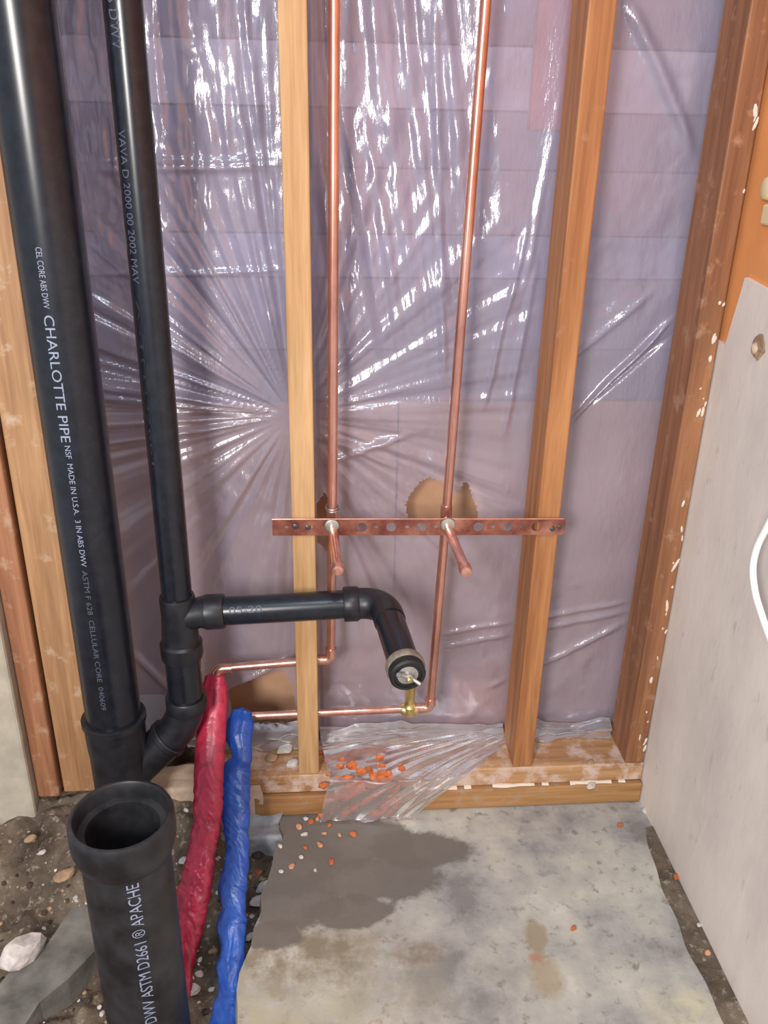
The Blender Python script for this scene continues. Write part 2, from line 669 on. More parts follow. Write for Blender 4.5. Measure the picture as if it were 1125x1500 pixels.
def inside(px, py, poly):
    r = np.zeros(px.shape, bool)
    n_ = len(poly)
    for i in range(n_):
        x0, y0 = poly[i]
        x1, y1 = poly[(i + 1) % n_]
        c = ((y0 > py) != (y1 > py)) & (px < (x1 - x0) * (py - y0) / (y1 - y0 + 1e-12) + x0)
        r ^= c
    return r


# ------------------------------------------------------------------ main distances (metres)
D = 1.28            # front of the studs
DB = D + 0.089      # back of the studs
FILM = DB + 0.006   # plastic sheeting stapled behind them
BACK = DB + 0.085   # boards behind the sheeting
XR = 0.622          # right hand concrete wall
TOP = 2.5


def structure(o):
    o['kind'] = 'structure'
    return o


# ------------------------------------------------------------------ setting
# slab with a broken edge on the left
edge_px = [(412, 1187), (408, 1215), (405, 1240), (398, 1268), (392, 1290), (384, 1312), (383, 1335), (374, 1360), (368, 1385), (360, 1408), (353, 1425), (347, 1450), (346, 1475), (350, 1500)]
edge = [Zp(x, y, 0)[:2] for x, y in edge_px]
edge = [(edge[0][0] + 0.02, 1.60)] + edge
last = edge[-1]
edge += [(last[0] + 0.01, 0.5), (last[0] - 0.03, 0.2), (last[0], -0.1), (last[0] + 0.02, -1.6)]
out = [(float(x) + (random.uniform(-.003, .003)), float(y)) for x, y in edge] + [(XR + 0.2, -1.6), (XR + 0.2, 1.6)]
nS = len(out)
vv = [(x, y, 0.0) for x, y in out] + [(x - (0.012 if i < len(edge) else 0), y, -0.12) for i, (x, y) in enumerate(out)]
ff = [tuple(range(nS))[::-1], tuple(range(nS, 2 * nS))] + [(i, (i + 1) % nS, nS + (i + 1) % nS, nS + i) for i in range(nS)]
fl = structure(obj('floor', (vv, ff), 'floor', smooth=False, origin=(0, 0, 0)))
fl['label'] = 'pale worn concrete slab with a damp dark patch and broken left edge'

# right wall: thick concrete below, orange board above
ctop = [Xp(1062, 505, XR), Xp(1093, 407, XR), Xp(1125, 425, XR)]
zt0, zt1, zt2 = ctop[0][2], ctop[1][2], ctop[2][2]
prof = [(1.60, 0.0), (1.60, zt0 + .0), (ctop[0][1], zt0), (ctop[1][1] + .004, zt1), (ctop[2][1], zt2), (0.6, zt2 - 0.02), (0.3, zt2 + 0.01), (-1.6, zt2), (-1.6, 0.0)]
prof = [(1.60, -0.12)] + prof[1:-1] + [(-1.6, -0.12)]
nP = len(prof)
vv = [(XR, y, z) for y, z in prof] + [(XR + 0.16, y, z) for y, z in prof]
ff = [tuple(range(nP)), tuple(range(nP, 2 * nP))[::-1]] + [((i + 1) % nP, i, nP + i, nP + (i + 1) % nP) for i in range(nP)]
wr = structure(obj('wall_right', (vv, ff), 'concrete_wall', smooth=False, origin=(0, 0, 0)))
wr['label'] = 'pale trowelled concrete wall with a ragged top edge'
wo = structure(obj('wall_right_upper', box(XR + 0.006, XR + 0.15, -1.6, 1.60, zt2 - 0.2, TOP), 'orange_wall', smooth=False, origin=(0, 0, 0)))
wo['label'] = 'orange painted board above the concrete wall'

# back wall behind the sheeting: brown fibreboard below, grey boards above
wb = structure(thing('wall_back', 'boarded back wall seen hazily through plastic sheeting', 'wall', (0, BACK, 0)))
del wb['category']
zsplit = P(850, 585, BACK)[2]
obj('light_stop_backing', box(-0.95, XR + 0.05, BACK + 0.026, BACK + 0.05, -0.1, TOP), 'plank4', wb, False)  # dark panel added to keep world light out of the board gaps
obj('fibreboard', box(-0.9, 0.14, BACK, BACK + 0.02, -0.02, zsplit - 0.004, 0.001), 'kraft', wb, False)
obj('fibreboard', box(0.144, XR, BACK, BACK + 0.02, -0.02, zsplit - 0.004, 0.001), 'kraft', wb, False)
zs = zsplit
k = 0
while zs < 2.2:
    h = [0.09, 0.12, 0.07, 0.1, 0.085][k % 5]
    obj('plank', box(-0.9, XR, BACK + 0.002 * (k % 3), BACK + 0.022, zs, zs + h - 0.0025, 0.002), 'plank%d' % [4, 1, 0, 3, 1, 2, 4, 0][k % 8], wb, False)
    zs += h
    k += 1
pk = P(782, 100, BACK - 0.02)
pk2 = P(830, 100, BACK - 0.02)
obj('board', box(pk[0], pk2[0] + 0.05, BACK - 0.024, BACK - 0.003, P(800, 190, BACK - 0.02)[2], 2.2, 0.002), 'pink', wb, False, label='pink upright board')
obj('board', box(P(655, 1000, BACK)[0], P(745, 1000, BACK)[0], BACK - 0.05, BACK - 0.003, 0.0, P(700, 975, BACK)[2], 0.002), 'kraft2', wb, False, label='tan board')

# left wall: pale concrete that ends at the boards
lx = P(44, 1150, D - 0.02)[0]
wl = structure(obj('wall_left', box(-1.3, lx, D - 0.02, D + 0.15, -0.12, TOP, 0.006), 'left_plaster', smooth=False))
wl['label'] = 'pale concrete wall end at the far left'

# ------------------------------------------------------------------ framing timber
PT = 0.089         # top of the two stacked sill plates
PM = 0.047
pl = obj('sill_plate', box(-0.20, XR - 0.002, D - 0.002, DB + 0.01, PM + 0.002, PT, 0.002), 'plate', smooth=False)
tag(pl, 'dusty wooden sill plate that the studs stand on', 'lumber')
pl = obj('sill_plate', box(-0.13, XR - 0.002, D - 0.012, DB + 0.02, 0.002, PM, 0.003), 'plate_low', smooth=False)
tag(pl, 'lower brown wooden sill plate lying on the concrete slab', 'lumber')

gl_ = []
for i in range(46):
    x = -0.02 + i * 0.0138
    gl_.append((x, 0.0012 + 0.003 * random.random(), 0.004 + 0.004 * random.random()))
vv = [q for x, h_, w_ in gl_ for q in ((x, D - 0.002 - w_, PM + 0.0004), (x, D - 0.002 - w_ * 0.5, PM + h_ + 0.0006), (x, D + 0.0, PM + h_ + 0.001))]
obj('plaster_line', (vv, [(i * 3 + k, i * 3 + k + 1, i * 3 + k + 4, i * 3 + k + 3) for i in range(45) if (i * 37 % 11) not in (0, 3, 4, 8) for k in (0, 1)]), 'plaster', pl, True, label='crumbled white plaster in the joint of the plates')


def stud(cx, material, label, wdt=0.038, y0=D, y1=DB, z0=PT):
    o = obj('wall_stud', box(cx - wdt / 2, cx + wdt / 2, y0, y1, z0 + 0.0005, TOP, 0.0025), material, smooth=False)
    return tag(o, label, 'stud', 'wall studs')


sA = stud(-0.0265, 'stud_pale', 'pale tan wooden stud left of the copper pipes')
sB = stud(0.3815, 'stud_orange', 'orange-brown wooden stud under the right end of the copper strap')
sR = stud(XR - 0.0205, 'stud_brown', 'brown plaster-spattered wooden stud against the concrete wall')
for i in range(34):
    z = random.uniform(0.12, 1.35)
    s = random.uniform(0.0012, 0.0034)
    x = XR - 0.002 - abs(random.gauss(0, 0.006)) - s
    g = lathe((x, D - 0.0003, z), (0, -1, 0), [(0, s), (0.0012, s * 0.8), (0.0018, 0.0005)], 7)
    v = np.array(g[0])
    v[:, 2] = z + (v[:, 2] - z) * random.uniform(1.2, 4.5)
    v[:, 0] += (v[:, 2] - z) * random.uniform(-.2, .4)
    v[:, 2] += np.array([random.uniform(-.0012, .0012) for _ in v])
    obj('plaster_fleck', (v, g[1]), 'plaster', sR, False)

bz = P(90, 1155, D)[2]
bA, bM, bE = P(36, 1100, D + .01)[0] - .03, P(83, 1130, D)[0], P(150, 1130, D)[0]
o = obj('wall_board', box(bA - 0.05, P(48, 1130, D)[0], D + 0.006, DB, bz - .02, TOP, 0.003), 'left_board', smooth=False)
tag(o, 'reddish wooden board at the far left edge beside the concrete wall end', 'lumber', 'left corner boards')
o = obj('wall_board', box(P(48, 1130, D)[0] + 0.001, bM - 0.002, D, DB, bz - .02, TOP, 0.004), 'left_board', smooth=False)
tag(o, 'reddish-brown wooden board, middle one of the three left corner boards', 'lumber', 'left corner boards')
o = obj('wall_board', box(bM + 0.002, bE, D + 0.012, DB, bz - .02, TOP, 0.003), 'left_board2', smooth=False)
tag(o, 'tan wooden board right behind the thick black stack pipe', 'lumber', 'left corner boards')

# ------------------------------------------------------------------ plastic sheeting
sh = thing('plastic_sheet', 'clear wrinkled plastic sheeting stretched behind the studs, torn in places', 'plastic sheet', (0.1, FILM, 0.1))
x0, x1, z0, z1 = -0.44, XR - 0.004, 0.105, 1.95
st = 0.003
xs, zs_ = np.arange(x0, x1, st), np.arange(z0, z1, st)
GX, GZ = np.meshgrid(xs, zs_, indexing='ij')
C = P(428, 612, FILM)
dx, dz = GX - C[0], GZ - C[2]
rad = np.hypot(dx, dz) + 1e-6
ang = np.arctan2(dz, dx)
deg = np.degrees(ang) % 360
H = np.zeros_like(GX)


def sector(a, b_, s=10):
    return smooth(a - s, a + s, deg) * (1 - smooth(b_ - s, b_ + s, deg))


def pleat(freq, seed, sharp=1.0):
    n_ = vnoise(ang * freq + 40 + 0.25 * fbm(GX * 6, GZ * 6, seed + 50, 2), rad * 1.3 + 3, seed) + 0.5 * vnoise(ang * freq * 2.1 + 90, rad * 2.5, seed + 1)
    return n_


env = smooth(0.0, 0.16, rad)
up = sector(90, 104, 5) * (1 - smooth(0.55, 0.95, rad))
upl = sector(108, 148, 10) * (1 - smooth(0.28, 0.55, rad))
lf = sector(150, 192, 8) * (1 - smooth(0.30, 0.55, rad))
rt = sector(-5 + 360, 360, 3) * 0 + (1 - smooth(18, 48, deg)) * (1 - smooth(0.08, 0.3, rad))
H += env * (0.030 * up * pleat(17, 5) + 0.022 * upl * pleat(20, 9) + 0.030 * lf * pleat(19, 13)) + 0.010 * env * (1 - smooth(0.2, 0.8, rad)) * pleat(12, 21)
# slack folds hanging from above between the pale stud and the copper pipes
sl = GX + 0.17 * (GZ - 1.35) + 0.02 * vnoise(GX * 3, GZ * 4, 66)
wz = smooth(0.72, 1.12, GZ) * smooth(-0.02, 0.02, GX) * (1 - smooth(0.17, 0.27, sl))
H += wz * (0.022 * vnoise(sl * 34 + 7, GZ * 1.2, 67) + 0.009 * vnoise(sl * 70, GZ * 3, 68) + 0.003 * vnoise(sl * 160, GZ * 20, 69))
# gathered hanging wrinkles, strongest at the top left
gx = smooth(-0.62, -0.5, GX) * (1 - smooth(-0.06, 0.0, GX))
H += 0.0075 * gx * smooth(0.92, 1.2, GZ) * (vnoise(GX * 75 + 2.0 * vnoise(GX * 5, GZ * 5, 60), GZ * 5, 31) + 0.75 * vnoise(GX * 140, GZ * 22, 33) + 0.3 * vnoise(GX * 60, GZ * 70, 34))
H += 0.004 * smooth(0.9, 1.2, GZ) * vnoise(GX * 60, GZ * 3, 35) * (1 - smooth(0.15, 0.3, GX))
# fold lines
for (pa, pb, wd, amp) in [((150, 250), (400, 244), 0.006, 0.006), ((150, 238), (400, 232), 0.004, 0.004), ((150, 405), (430, 398), 0.004, 0.004),
                          ((1005, 452), (842, 617), 0.0045, 0.012), ((1003, 478), (850, 612), 0.0035, -0.007), ((960, 430), (800, 560), 0.006, 0.004), ((925, 0), (1030, 245), 0.01, 0.008),
                          ((640, 955), (1000, 885), 0.006, 0.005), ((640, 935), (1000, 872), 0.005, 0.005), ((720, 1010), (960, 900), 0.007, 0.006),
                          ((790, 380), (740, 640), 0.006, 0.005), ((775, 330), (710, 600), 0.005, 0.005), ((830, 120), (770, 420), 0.006, 0.005),
                          ((470, 640), (585, 690), 0.006, 0.008), ((480, 680), (600, 640), 0.006, 0.007), ((420, 640), (560, 660), 0.005, 0.006),
                          ((280, 1040), (440, 960), 0.006, 0.006), ((190, 960), (300, 1060), 0.008, 0.008), ((640, 0), (650, 560), 0.007, 0.006)]:
    A, B = P(*pa, FILM), P(*pb, FILM)
    a2, b2 = np.array([A[0], A[2]]), np.array([B[0], B[2]])
    L = np.linalg.norm(b2 - a2)
    t = (b2 - a2) / L
    s = (GX - a2[0]) * t[0] + (GZ - a2[1]) * t[1]
    q = -(GX - a2[0]) * t[1] + (GZ - a2[1]) * t[0] + 0.004 * vnoise(s * 12, s * 0 + wd * 900, 77)
    H += amp * np.exp(-(q / wd) ** 2) * smooth(-0.02, 0.03, s) * (1 - smooth(L - 0.04, L + 0.02, s))
# overall slackness and crumple
H += 0.010 * fbm(GX * 4, GZ * 4, 41, 3) + 0.0030 * fbm(GX * 22, GZ * 18, 45, 3) * (0.4 + 1.2 * smooth(0.45, 0.6, vnoise(GX * 5, GZ * 5, 49) + 0.5))
# pulled tight on the studs
tight = 1 - 0.0 * GX
for sx in (-0.0265, 0.3815, XR - 0.02):
    tight = np.minimum(tight, smooth(0.016, 0.05, np.abs(GX - sx)))
H = H * (0.15 + 0.85 * tight)
H = np.clip(H, -0.04, 0.045)
# never in front of the stud backs at the studs themselves
YY = FILM + 0.012 - H
mask = np.minimum(np.minimum(np.abs(GX + 0.0265), np.abs(GX - 0.3815)), np.abs(GX - XR + 0.02)) < 0.024
YY = np.where(mask, np.maximum(YY, DB + 0.002), YY)
YY = np.where(GX < -0.33, np.maximum(YY, DB + 0.002), YY)
YY = np.clip(YY, DB - 0.03, BACK - 0.028)
verts = np.stack([GX, YY, GZ], -1).reshape(-1, 3)
faces = grid_faces(len(xs), len(zs_))
fc = verts[faces].mean(1)
keep = np.ones(len(faces), bool)
holes = [
    [(600, 768), (595, 745), (603, 727), (618, 710), (632, 704), (648, 709), (660, 727), (672, 728), (682, 712), (688, 712), (692, 728), (700, 748), (703, 766), (680, 775), (640, 775)],
    [(334, 1012), (352, 1004), (400, 988), (414, 986), (428, 1010), (437, 1064), (380, 1066), (340, 1060)],
    [(464, 742), (476, 726), (486, 742), (490, 800), (478, 812), (464, 796)],
]
for hpx in holes:
    poly = [(P(x, y, FILM)[0], P(x, y, FILM)[2]) for x, y in hpx]
    keep &= ~inside(fc[:, 0], fc[:, 2], poly)
obj('sheet', (verts, faces[keep]), 'film', sh, True, shade=False)

# loose flap that bulges over the sill plates onto the slab
rows = [(0, (468, 1064), (750, 1072), 1.362), (0.22, (472, 1090), (742, 1088), 1.345), (0.42, (476, 1115), (720, 1108), 1.305), (0.6, (484, 1142), (684, 1135), 1.258), (0.8, (474, 1172), (640, 1168), 1.252), (1.0, (468, 1203), (596, 1204), 1.248)]
nu, nv = 120, 90
fv = np.zeros((nu, nv, 3))
for i in range(nu):
    for j in range(nv):
        t = j / (nv - 1)
        for a, b_ in zip(rows[:-1], rows[1:]):
            if t <= b_[0] + 1e-9:
                s = (t - a[0]) / (b_[0] - a[0])
                break
        u = i / (nu - 1)
        lp = [a[1][q] * (1 - s) + b_[1][q] * s for q in (0, 1)]
        rp = [a[2][q] * (1 - s) + b_[2][q] * s for q in (0, 1)]
        Y = a[3] * (1 - s) + b_[3] * s
        sag = sin(u * pi) * t
        px = lp[0] * (1 - u) + rp[0] * u
        py = lp[1] * (1 - u) + rp[1] * u + 9 * sag
        fv[i, j] = P(px, py, Y - 0.006 * sin(u * pi) * sin(t * pi))
U, Vv = np.meshgrid(np.linspace(0, 1, nu), np.linspace(0, 1, nv), indexing='ij')
aa = np.arctan2(Vv + 0.15, U - 1.15)
wr_ = 0.014 * vnoise(aa * 11, U * 1.5, 91) + 0.005 * vnoise(aa * 26, U * 4, 92) + 0.006 * fbm(U * 4, Vv * 4, 95, 2)
fv[:, :, 1] -= np.abs(wr_) * smooth(0, 0.2, Vv)
fv[:, :, 2] += np.abs(wr_) * 0.8 * smooth(0, 0.1, Vv) * (1 - smooth(0.45, 0.65, Vv))
fv[:, :, 2] = np.maximum(fv[:, :, 2], 0.004 + 0.004 * (vnoise(U * 14, Vv * 5, 97) + 0.5))
obj('flap', (fv.reshape(-1, 3), grid_faces(nu, nv)), 'film_flap', sh, True, shade=False, label='loose plastic flap sagging over the sill plate')


def drape(xa, xb, z_hi, z_lo, y_out, seed):
    """strip of sheeting curling from the stud backs down onto the plate"""
    nx_, nt_ = int((xb - xa) / 0.004) + 2, 26
    U_, T2 = np.meshgrid(np.linspace(xa, xb, nx_), np.linspace(0, 1, nt_), indexing='ij')
    yy = DB + 0.004 - (y_out * (0.75 + 0.5 * vnoise(U_ * 9, U_ * 0, seed))) * np.sin(T2 * pi * 0.72) ** 1.2
    zz_ = z_hi + (z_lo - z_hi) * T2 + 0.022 * vnoise(U_ * 12, T2 * 2, seed + 3)
    cr = 0.012 * vnoise(U_ * 14 + 3 * T2, T2 * 8, seed + 1) + 0.006 * vnoise(U_ * 45, T2 * 7 + U_ * 10, seed + 2)
    return np.stack([U_, yy + cr, np.maximum(zz_ + cr, PT + 0.002)], -1).reshape(-1, 3), grid_faces(nx_, nt_)


obj('bottom_fold', drape(-0.005, 0.36, 0.120, PT + 0.002, 0.014, 401), 'film_roll', sh, True, shade=False)
obj('bottom_fold', drape(0.402, XR - 0.044, 0.118, PT + 0.002, 0.026, 411), 'film_roll', sh, True, shade=False)
obj('bottom_fold', drape(-0.26, -0.047, 0.136, PT + 0.002, 0.032, 421), 'film_roll', sh, True, shade=False)
obj('bottom_fold', drape(-0.36, -0.20, 0.20, PT + 0.002, 0.028, 431), 'film_roll', sh, True, shade=False)

# ------------------------------------------------------------------ black drain pipework (glued together: one thing)
SX, SY, SR = -0.3475, 1.20, 0.0445
VX, VY = -0.2295, 1.22
dr = thing('drain_pipework', 'black plastic drain stack with thinner branch pipe, tee and capped side arm', 'drain pipe', (SX, SY, -0.1))
zhub = P(165, 1072, SY - SR)[2]
stack = obj('stack_pipe', lathe((SX, SY, zhub - 0.05), (0, 0, 1), [(0, SR), (TOP - zhub, SR)], 48), 'abs', dr, label='thick upright stack pipe')
HR = 0.0515
wye = obj('wye_fitting', lathe((SX, SY, -0.1), (0, 0, 1), [(0, 0.046), (0.14, 0.046), (zhub + 0.1 - 0.075, 0.047), (zhub + 0.1 - 0.055, HR - 0.003), (zhub + 0.1 - 0.012, HR - 0.002), (zhub + 0.1 - 0.010, HR + 0.001), (zhub + 0.1 - 0.001, HR + 0.001), (zhub + 0.1, HR - 0.001), (zhub + 0.1, SR)], 48), 'abs_fit', dr, label='wye fitting at the foot of the stack')
zel = P(262, 1040, VY)[2]      # where the branch bends
el0 = np.array([VX - 0.002, VY, zel - 0.022])
wyein = P(196, 1128, SY + 0.01)
path = [np.array([VX, VY, zel + 0.03])] + fillet((VX, VY, zel + 0.03), el0, wyein, 0.045, 12) + lerp_path(el0 + (wyein - el0) * 0.5, wyein, 3)
elb = obj('elbow', sweep(path[:14], 0.0315, 32), 'abs_fit', dr, label='bend joining branch pipe and wye')
obj('wye_branch', sweep([path[-4], path[-1] + (path[-1] - path[-4]) * 0.3], 0.0335, 32), 'abs_fit', wye)
dd = (wyein - el0) / np.linalg.norm(wyein - el0)
obj('collar', lathe(el0 + dd * 0.042, dd, [(0, 0.0345), (0.002, 0.0362), (0.010, 0.0362), (0.012, 0.0345)], 36), 'abs_fit', wye)
obj('collar', lathe((VX, VY, zel + 0.002), (0, 0, 1), [(0, 0.032), (0.003, 0.0345), (0.026, 0.0345), (0.028, 0.033), (0.028, 0.028)], 36), 'abs_fit', elb)
ztb, ztt = P(258, 962, VY)[2], P(255, 872, VY)[2]
obj('lower_branch_pipe', lathe((VX, VY, zel + 0.01), (0, 0, 1), [(0, 0.0292), (ztb - zel + 0.01, 0.0292)], 36), 'abs', dr)
zarm = P(300, 898, VY)[2]
tee = obj('tee_fitting', lathe((VX, VY, ztb), (0, 0, 1), [(0, 0.0292), (0.0, 0.033), (0.006, 0.0345), (0.028, 0.0345), (0.032, 0.0305), (ztt - ztb - 0.03, 0.0275), (ztt - ztb - 0.026, 0.0282), (ztt - ztb - 0.004, 0.0282), (ztt - ztb, 0.027), (ztt - ztb, 0.0238)], 40), 'abs_fit', dr)
vent = obj('branch_pipe', lathe((VX, VY, ztt - 0.03), (0, 0, 1), [(0, 0.0240), (TOP - ztt, 0.0240)], 40), 'abs', dr, label='thinner upright branch pipe')
A0 = np.array([VX, VY, zarm])
A1 = P(562, 882, VY)
AD = (A1 - A0) / np.linalg.norm(A1 - A0)
obj('tee_side_hub', merge(sweep([A0 + np.array([0, 0, -0.006]), A0 + AD * 0.034, A0 + AD * 0.044], [0.025, 0.0255, 0.0282], 32), lathe(A0 + AD * 0.042, AD, [(0, 0.0265), (0.002, 0.0288), (0.030, 0.0288), (0.032, 0.0275), (0.032, 0.0236)], 36)), 'abs_fit', tee)
obj('arm_pipe', lathe(A0 + AD * 0.05, AD, [(0, 0.0236), (np.linalg.norm(A1 - A0) - 0.09, 0.0236)], 40), 'abs', dr, label='nearly level side arm pipe')
zend = A1[2] - 0.012
E1 = Zp(597, 988, zend)
ED = (E1 - A1) / np.linalg.norm(E1 - A1)
bend = [A1 - AD * 0.06] + fillet(A1 - AD * 0.06, A1, A1 + ED * 0.06, 0.040, 14)
el2 = obj('elbow', merge(sweep(bend + [A1 + ED * 0.055], 0.0255, 36)), 'abs_fit', dr, label='elbow turning the side arm towards the room')
obj('collar', lathe(A1 - AD * 0.066, AD, [(0, 0.0236), (0.0, 0.0275), (0.002, 0.0288), (0.022, 0.0288), (0.026, 0.0265)], 36), 'abs_fit', el2)
EL = np.linalg.norm(E1 - A1)
obj('stub_pipe', lathe(A1 + ED * 0.045, ED, [(0, 0.0238), (EL - 0.045, 0.0238)], 36), 'abs', dr)
# test plug closing the end
plug = obj('test_plug', lathe(A1 + ED * (EL - 0.012), ED, [(0, 0.0245), (0, 0.0268), (0.014, 0.0268), (0.017, 0.024), (0.017, 0.021), (0.014, 0.020), (0.014, 0.0)], 40), 'rubber', dr, label='black rubber test plug with brass wing nut')
obj('clamp_ring', lathe(A1 + ED * (EL - 0.024), ED, [(0, 0.0238), (0, 0.0285), (0.003, 0.0292), (0.012, 0.0292), (0.014, 0.0280), (0.014, 0.0245)], 40), 'clamp', plug)
pe = A1 + ED * (EL + 0.002)
obj('washer', lathe(pe - ED * 0.002, ED, [(0, 0.0155), (0.0025, 0.0155), (0.003, 0.0145), (0.003, 0.004)], 28), 'steel', plug)
obj('bolt', lathe(pe, ED, [(0, 0.0042), (0.013, 0.0042), (0.014, 0.003)], 14), 'brass', plug)
up_ = np.array([0, 0, 1.0])
sd = np.cross(ED, up_)
sd /= np.linalg.norm(sd)
wv = sd * 0.86 + up_ * 0.5
obj('wing_nut', merge(lathe(pe + ED * 0.001, ED, [(0, 0.0068), (0.006, 0.006), (0.007, 0.004)], 16), sweep([pe + ED * 0.004 + wv * 0.005, pe + ED * 0.007 + wv * 0.013, pe + ED * 0.010 + wv * 0.019], [0.0034, 0.003, 0.0038], 10), sweep([pe + ED * 0.004 - wv * 0.005, pe + ED * 0.007 - wv * 0.013, pe + ED * 0.010 - wv * 0.019], [0.0034, 0.003, 0.0038], 10)), 'steel', plug)

# printing on the pipes
def heading(px, py, cx, cy, R):
    """heading round an upright pipe of the point the ray (px, py) meets"""
    v = ray(px, py)
    a = v[0] ** 2 + v[1] ** 2
    b_ = -2 * (v[0] * cx + v[1] * cy)
    c = cx * cx + cy * cy - R * R
    t = (-b_ - math.sqrt(max(b_ * b_ - 4 * a * c, 0))) / (2 * a)
    p = CAM + v * t
    return atan2(p[0] - cx, -(p[1] - cy)), p[2]


def row(body, pa, pb, c, R, hgt, material, parent, down=True, off=0.0):
    h0_, za = heading(*pa, c[0], c[1], R)
    h1_, zb = heading(*pb, c[0], c[1], R)
    g = text_on_pipe(body, c, R, (h0_ + h1_) / 2 + off, za if down else zb, abs(za - zb), hgt, down)
    return obj('lettering', g, material, parent, False)


row('CEL CORE ABS DWV', (57, 362), (68, 452), (SX, SY), SR, 0.0078, 'print', stack)
row('CHARLOTTE PIPE', (72, 462), (96, 648), (SX, SY), SR, 0.0130, 'print', stack)
row('NSF  MADE IN U.S.A.  3 IN ABS DWV', (98, 653), (124, 830), (SX, SY), SR, 0.0078, 'print', stack)
row('ASTM F 628  CELLULAR CORE  040609', (124, 836), (152, 1040), (SX, SY), SR, 0.0078, 'print_grey', stack)
row('ABS DWV', (166, -40), (167, 72), (VX, VY), 0.0240, 0.0125, 'print_grey', vent)
row('VAVA D 2000 00 2002 MAV', (183, 190), (196, 415), (VX, VY), 0.0240, 0.0105, 'print_grey', vent)
row('ASTM D2661', (206, 440), (222, 680), (VX, VY), 0.0240, 0.007, 'abs_dusty', vent)
# date code along the side arm
cu = bpy.data.curves.new('tmp', 'FONT')
cu.body = '05-20'
cu.resolution_u = 3
tv, tf = curve_mesh(cu)
tv[:, 0] -= tv[:, 0].min()
tv[:, 0] *= 0.052 / tv[:, 0].max()
tv[:, 1] *= 0.011 / tv[:, 1].max()
tn = np.array([0, -1.0, 0])
tu = np.cross(tn, AD)
tu = tu if tu[2] > 0 else -tu
an = radians(18) + tv[:, 1] / 0.0242
tb = A0 + AD * 0.084
pts = tb[None] + AD[None] * tv[:, :1] + 0.0242 * (np.cos(an)[:, None] * tn[None] + np.sin(an)[:, None] * tu[None])
obj('lettering', (pts, tf), 'print_grey', [c for c in dr.children if c.name.startswith('arm_pipe')][0], False)

# ------------------------------------------------------------------ open pipe stub in the foreground
FR, FH = 0.0570, 0.0665
ft = P(177, 1192, 0.865)
fx, fy, fz = ft
fs = thing('open_pipe_stub', 'thick open-ended black pipe with a hub rising from the dirt in the foreground', 'drain pipe', (fx, fy, -0.3))
fp = obj('pipe', lathe((fx, fy, -0.3), (0, 0, 1), [(0, FR), (fz + 0.3 - 0.050, FR)], 56, caps=False), 'abs_dusty', fs)
T_ = fz
hubp = [(T_ - 0.060, FR), (T_ - 0.058, FR + 0.003), (T_ - 0.053, FR + 0.0055), (T_ - 0.042, FH - 0.001), (T_ - 0.038, FH), (T_ - 0.006, FH), (T_ - 0.001, FH - 0.002), (T_, FH - 0.004), (T_, FR + 0.003), (T_ - 0.003, FR + 0.001), (T_ - 0.022, FR - 0.001), (T_ - 0.024, FR - 0.010), (T_ - 0.16, FR - 0.011)]
obj('hub', lathe((fx, fy, 0), (0, 0, 1), hubp, 56, caps=False), 'abs_dusty', fs, label='open flared hub')
obj('bore_shade_disc', lathe((fx, fy, T_ - 0.2), (0, 0, 1), [(0, FR - 0.006), (0.01, FR - 0.006)], 32), 'rubber', fs)  # black disc added inside the open pipe, stands for the shade down the bore
row('DWV ASTM D2661 ® APACHE', (192, 1296), (217, 1500), (fx, fy), FR, 0.0165, 'print', fp, down=False, off=0.04)

# ------------------------------------------------------------------ copper supply lines
CR = 0.0080
CY = 1.305


def chain(points, R=0.018, nn=8):
    o = [V3(points[0])]
    for a, b_, c in zip(points[:-2], points[1:-1], points[2:]):
        o += fillet(a, b_, c, R, nn)
    return o + [V3(points[-1])]


STRZ = 0.602
# hot line
h_top, h_tee, h_low = P(491, -300, CY), P(487, 766, CY), P(485, 966, CY)
h_left = P(318, 979, CY)
hot = thing('copper_supply_line', 'copper water line beside the pale stud, running left to the red sleeve', 'copper pipe', (h_low[0], CY, h_low[2]), 'copper supply lines')
obj('riser_pipe', sweep([h_top, h_tee], CR, 20), 'copper', hot)
obj('riser_pipe', sweep([h_tee, h_low + np.array([0, 0, 0.012])], CR * 0.96, 20), 'copper', hot)
obj('elbow', sweep(chain([h_low + np.array([0, 0, 0.024]), h_low, h_low + np.array([-0.026, 0, -0.0003])], 0.014), 0.0098, 20), 'copper', hot)
obj('horizontal_pipe', sweep([h_low + np.array([-0.01, 0, 0]), h_left + np.array([0.006, 0, 0])], CR * 0.96, 20), 'copper', hot)
obj('elbow', sweep(chain([h_left + np.array([0.026, 0, 0]), h_left, h_left + np.array([-0.003, -0.006, -0.03])], 0.014), 0.0098, 20), 'copper', hot)
t_ = obj('tee_fitting', merge(sweep([h_tee + np.array([0, 0, -0.022]), h_tee + np.array([0, 0, 0.026])], 0.0098, 20), sweep([h_tee, h_tee + np.array([0, -0.024, 0])], 0.0098, 20)), 'copper', hot)
e_h = Zp(495, 836, STRZ - 0.006)
s_ = obj('stub_out', sweep([h_tee + np.array([0, -0.015, 0]), e_h], CR * 1.04, 20), 'copper', hot, label='capped copper stub pointing into the room')
dv = (e_h - h_tee) / np.linalg.norm(e_h - h_tee)
obj('cap', lathe(e_h - dv * 0.016, dv, [(0, 0.0084), (0, 0.0096), (0.012, 0.0096), (0.017, 0.0072), (0.018, 0.004)], 22), 'copper', s_)
obj('solder_joint', lathe(P(486, 770, D - 0.006), dv, [(0, 0.0085), (0.001, 0.0125), (0.003, 0.0115), (0.004, 0.0085)], 20), 'solder', s_)
obj('wire_tie', merge(*[sweep([h_tee + np.array([0.0105 * cos(a), 0.0105 * sin(a), 0.026 + 0.002 * k + 0.002 * sin(a)]) for a in np.linspace(0, 2 * pi, 18)], 0.0013, 6, False) for k in (0, 2)]), 'steel', hot)
